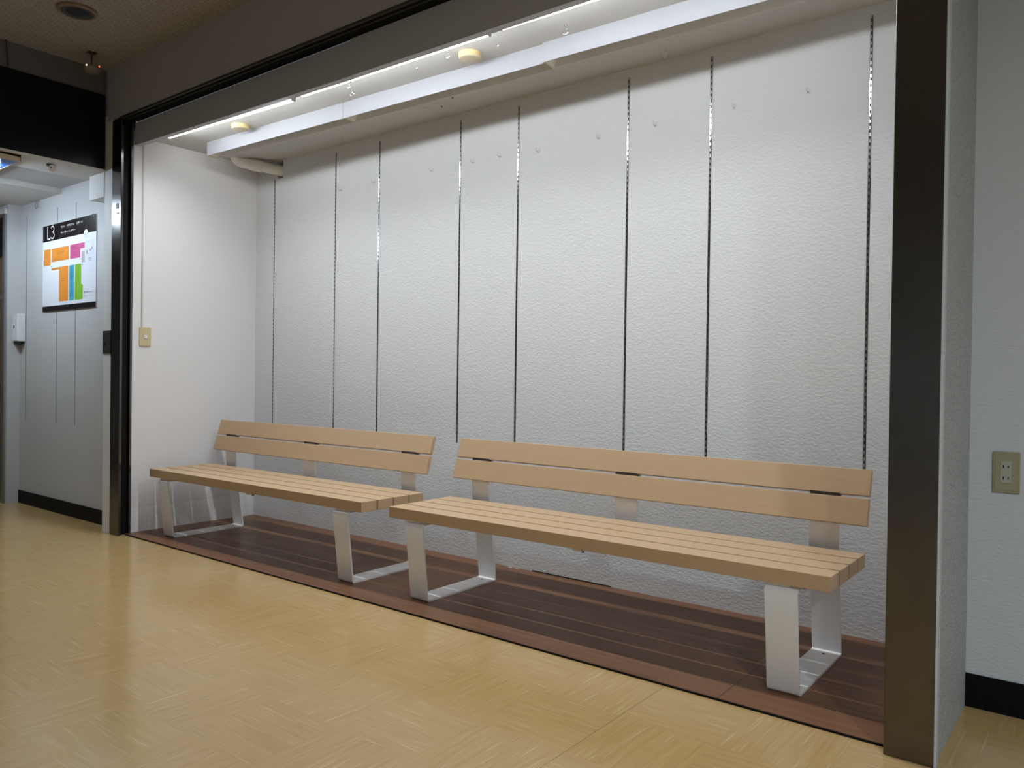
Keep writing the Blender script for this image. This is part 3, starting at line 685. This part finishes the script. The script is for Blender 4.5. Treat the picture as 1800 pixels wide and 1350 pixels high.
rows([('ATM', -0.792, 1.836, 0.008, 0.03), ('ATM', -0.655, 1.829, 0.009, 0.042), ('Toilets', -0.650, 1.818, 0.005, 0.05), ('トイレ', -0.698, 1.943, 0.007, 0.062), ('出入口', -0.717, 1.999, 0.009, 0.051), ('Entrance', -0.722, 1.985, 0.004, 0.06), ('現在地', -0.690, 1.597, 0.007, 0.09), ('エレベーター', -0.692, 1.571, 0.006, 0.115)], S_navy)
for a in (rect(-0.717, 1.593, -0.702, 1.608), rect(-0.713, 1.566, -0.707, 1.584), rect(-0.679, 1.866, -0.666, 1.892), rect(-0.625, 1.884, -0.612, 1.896), rect(-0.602, 1.893, -0.592, 1.908), rect(-0.745, 1.790, -0.737, 1.803), rect(-1.258, 1.815, -1.243, 1.827)): sp('pictogram', a, S_navy, 1)
text('L3', -0.985, 1.514, 0.009, S_gt, 1, 0.03)
MB().tube([(0.4375 - 0.027, -0.005, 0.644 - 0.014), (0.4375 - 0.027, -0.010, 0.644 - 0.014)], 0.005, 12).build('screw', M_wire, sign)

# ------------------------------------------------------------------ dispenser, ring, sensor, passage lamp
t = thing('wall_dispenser', 'white wall dispenser with a grey spout beside the far left door', 'dispenser', (-1.790, 0.055, 1.274))
MB().box((-0.050, -0.060, 0.0), (0.050, 0.0, 0.212), 0.004, 2).build('case', M_plast, t)
MB().tube([(-0.004, -0.030, -0.0002), (-0.004, -0.030, -0.02), (-0.004, -0.030, -0.030)], [0.034, 0.030, 0.016], 20).build('spout', M_dgrey, t, smooth=True)
MB().box((-0.020, -0.062, 0.10), (-0.004, -0.0601, 0.125)).build('window', M_gap, t)
t = thing('ring_hook', 'small metal ring hanging high on the passage wall, left of the floor guide', 'hook', (-1.495, 0.055, 2.335))
MB().tube([(0, 0, 0.0), (0.0, -0.02, 0.0), (0.0, -0.024, -0.012)], 0.004, 8).build('hook', M_alu, t)
MB().tube([(0.022 * math.cos(math.radians(a)), -0.024, -0.034 + 0.022 * math.sin(math.radians(a))) for a in range(0, 361, 20)], 0.0035, 8).build('ring', M_alu, t, smooth=True)
t = thing('motion_sensor', 'small white sensor on a dark bracket under the passage ceiling', 'sensor', (-0.30, -0.335, 2.36))
MB().box((-0.008, -0.028, -0.030), (0.012, 0.012, 0.0), 0.002).build('bracket', M_dgrey, t)
MB().tube([(0.0, 0.010, -0.034), (0.020, 0.0, -0.042)], 0.022, 24).build('sensor_head', M_plast, t, smooth=True)
MB().tube([(0.0205, -0.008, -0.038), (0.0215, -0.0085, -0.0384)], 0.004, 12).build('lens', M_gap, t)
MB().tube([(0.0205, 0.008, -0.046), (0.0215, 0.0075, -0.0464)], 0.004, 12).build('lens', M_gap, t)

t = thing('passage_ceiling_lamp', 'beige lamp box with a blue underside hanging at the passage ceiling', 'ceiling light', (-0.22, -0.535, 2.345))
MB().box((-1.40, -0.44, -0.012), (0, 0, 0.0)).box((-0.004, -0.44, -0.042), (0.0, 0, 0.0)).box((-1.40, -0.44, -0.042), (-1.396, 0, 0.0)).box((-1.40, -0.004, -0.036), (0, 0, 0.0)).box((-1.40, -0.44, -0.036), (0, -0.436, 0)).build('housing', M_creamf, t)
MB().box((-0.30, -0.435, -0.036), (-0.006, -0.006, -0.012)).build('underside_panel', M_blue, t)
for yy in (-0.06, -0.17, -0.28): MB().tube([(-0.19 if yy == -0.06 else -0.31, yy, -0.050 if yy == -0.06 else -0.028), (-1.38, yy, -0.050 if yy == -0.06 else -0.028)], 0.013, 14).build('lit_tube', M_ptube, t, smooth=True)

# ------------------------------------------------------------------ hall ceiling fittings
t = thing('ceiling_speaker', 'round dark ceiling speaker with a brownish rim', 'speaker', (0.553, -0.545, 3.0))
MB().lathe([(0, 0), (0.098, 0), (0.098, -0.012), (0.088, -0.018), (0.080, -0.016)], 48).build('rim', new_mat('brown_rim', (0.20, 0.15, 0.09), 0.5), t, smooth=True)
MB().lathe([(0.080, -0.0158), (0.078, -0.013), (0.055, -0.012)], 48).build('grille', new_mat('grille_grey', (0.05, 0.055, 0.06), 0.5), t, smooth=True)
MB().lathe([(0.055, -0.0119), (0.050, -0.012), (0, -0.016)], 48).build('cone', new_mat('speaker_black', (0.014, 0.016, 0.024), 0.5), t, smooth=True)
t = thing('hanging_detector', 'hanging detector with two small lit dots below the dark hall ceiling', 'detector', (0.028, -0.238, 3.0))
MB().box((-0.020, -0.024, -0.003), (0.020, 0.024, 0.0)).build('ceiling_plate', M_bolt, t)
MB().tube([(0, 0, -0.003), (0, 0, -0.085)], 0.005, 10).build('stem', M_dgrey, t)
MB().lathe([(0, -0.082), (0.022, -0.084), (0.050, -0.092), (0.052, -0.10), (0.040, -0.122), (0.02, -0.130), (0, -0.132)], 32).build('body', new_mat('taupe_plastic', (0.16, 0.14, 0.12), 0.5), t, smooth=True)
MB().lathe([(0, 0.005), (0.0035, 0.0035), (0.005, 0), (0.0035, -0.0035), (0, -0.005)], 12).build('amber_light', M_amb, t, smooth=True, loc=(0.041, -0.048, -0.1))
MB().lathe([(0, 0.005), (0.0035, 0.0035), (0.005, 0), (0.0035, -0.0035), (0, -0.005)], 12).build('red_light', M_red, t, smooth=True, loc=(0.077, 0.011, -0.1))
MB().tube([(0.03, -0.03, -0.098), (0.041, -0.048, -0.1)], 0.003, 8).tube([(0.045, 0.005, -0.098), (0.077, 0.011, -0.1)], 0.003, 8).build('arm', M_bolt, t)
tag(MB().tube([(-0.190, -0.63, 3.0), (-0.186, -0.625, 2.93), (-0.187, -0.618, 2.839)], 0.004, 8).build('cable', M_bolt), 'short black cable from the hall ceiling to the top of the black fascia', 'cable')
for i, (x, y) in enumerate(HALL_LAMPS):
    t = thing('recessed_downlight', ['recessed downlight to the right of the grey wall outlet', 'recessed downlight in the far right corner of the hall'][i], 'ceiling light', (x, y, 3.0), 0, 'recessed downlights in the hall ceiling')
    MB().lathe([(0, 0), (0.11, 0), (0.11, -0.006), (0.085, -0.008)], 32).build('ring', M_white, t)
    MB().lathe([(0.085, -0.0078), (0.0, -0.0075)], 32).build('lens', M_dl, t)
# small litter: paper flakes and a dark speck on the floor
for x, y, z, lab in ((2.47, 0.925, P, 'tiny white flake on the wood floor at the foot of the back wall'), (2.42, 0.93, P, 'tinier white flake left of the other flake by the back wall')):
    tag(MB().poly([(x - .011, y - .004, z), (x + .010, y - .006, z), (x + .013, y + .004, z), (x - .004, y + .007, z)], (0, 0, 0.0012)).build('paint_flake', M_plast), lab, 'flake', 'paint flakes')
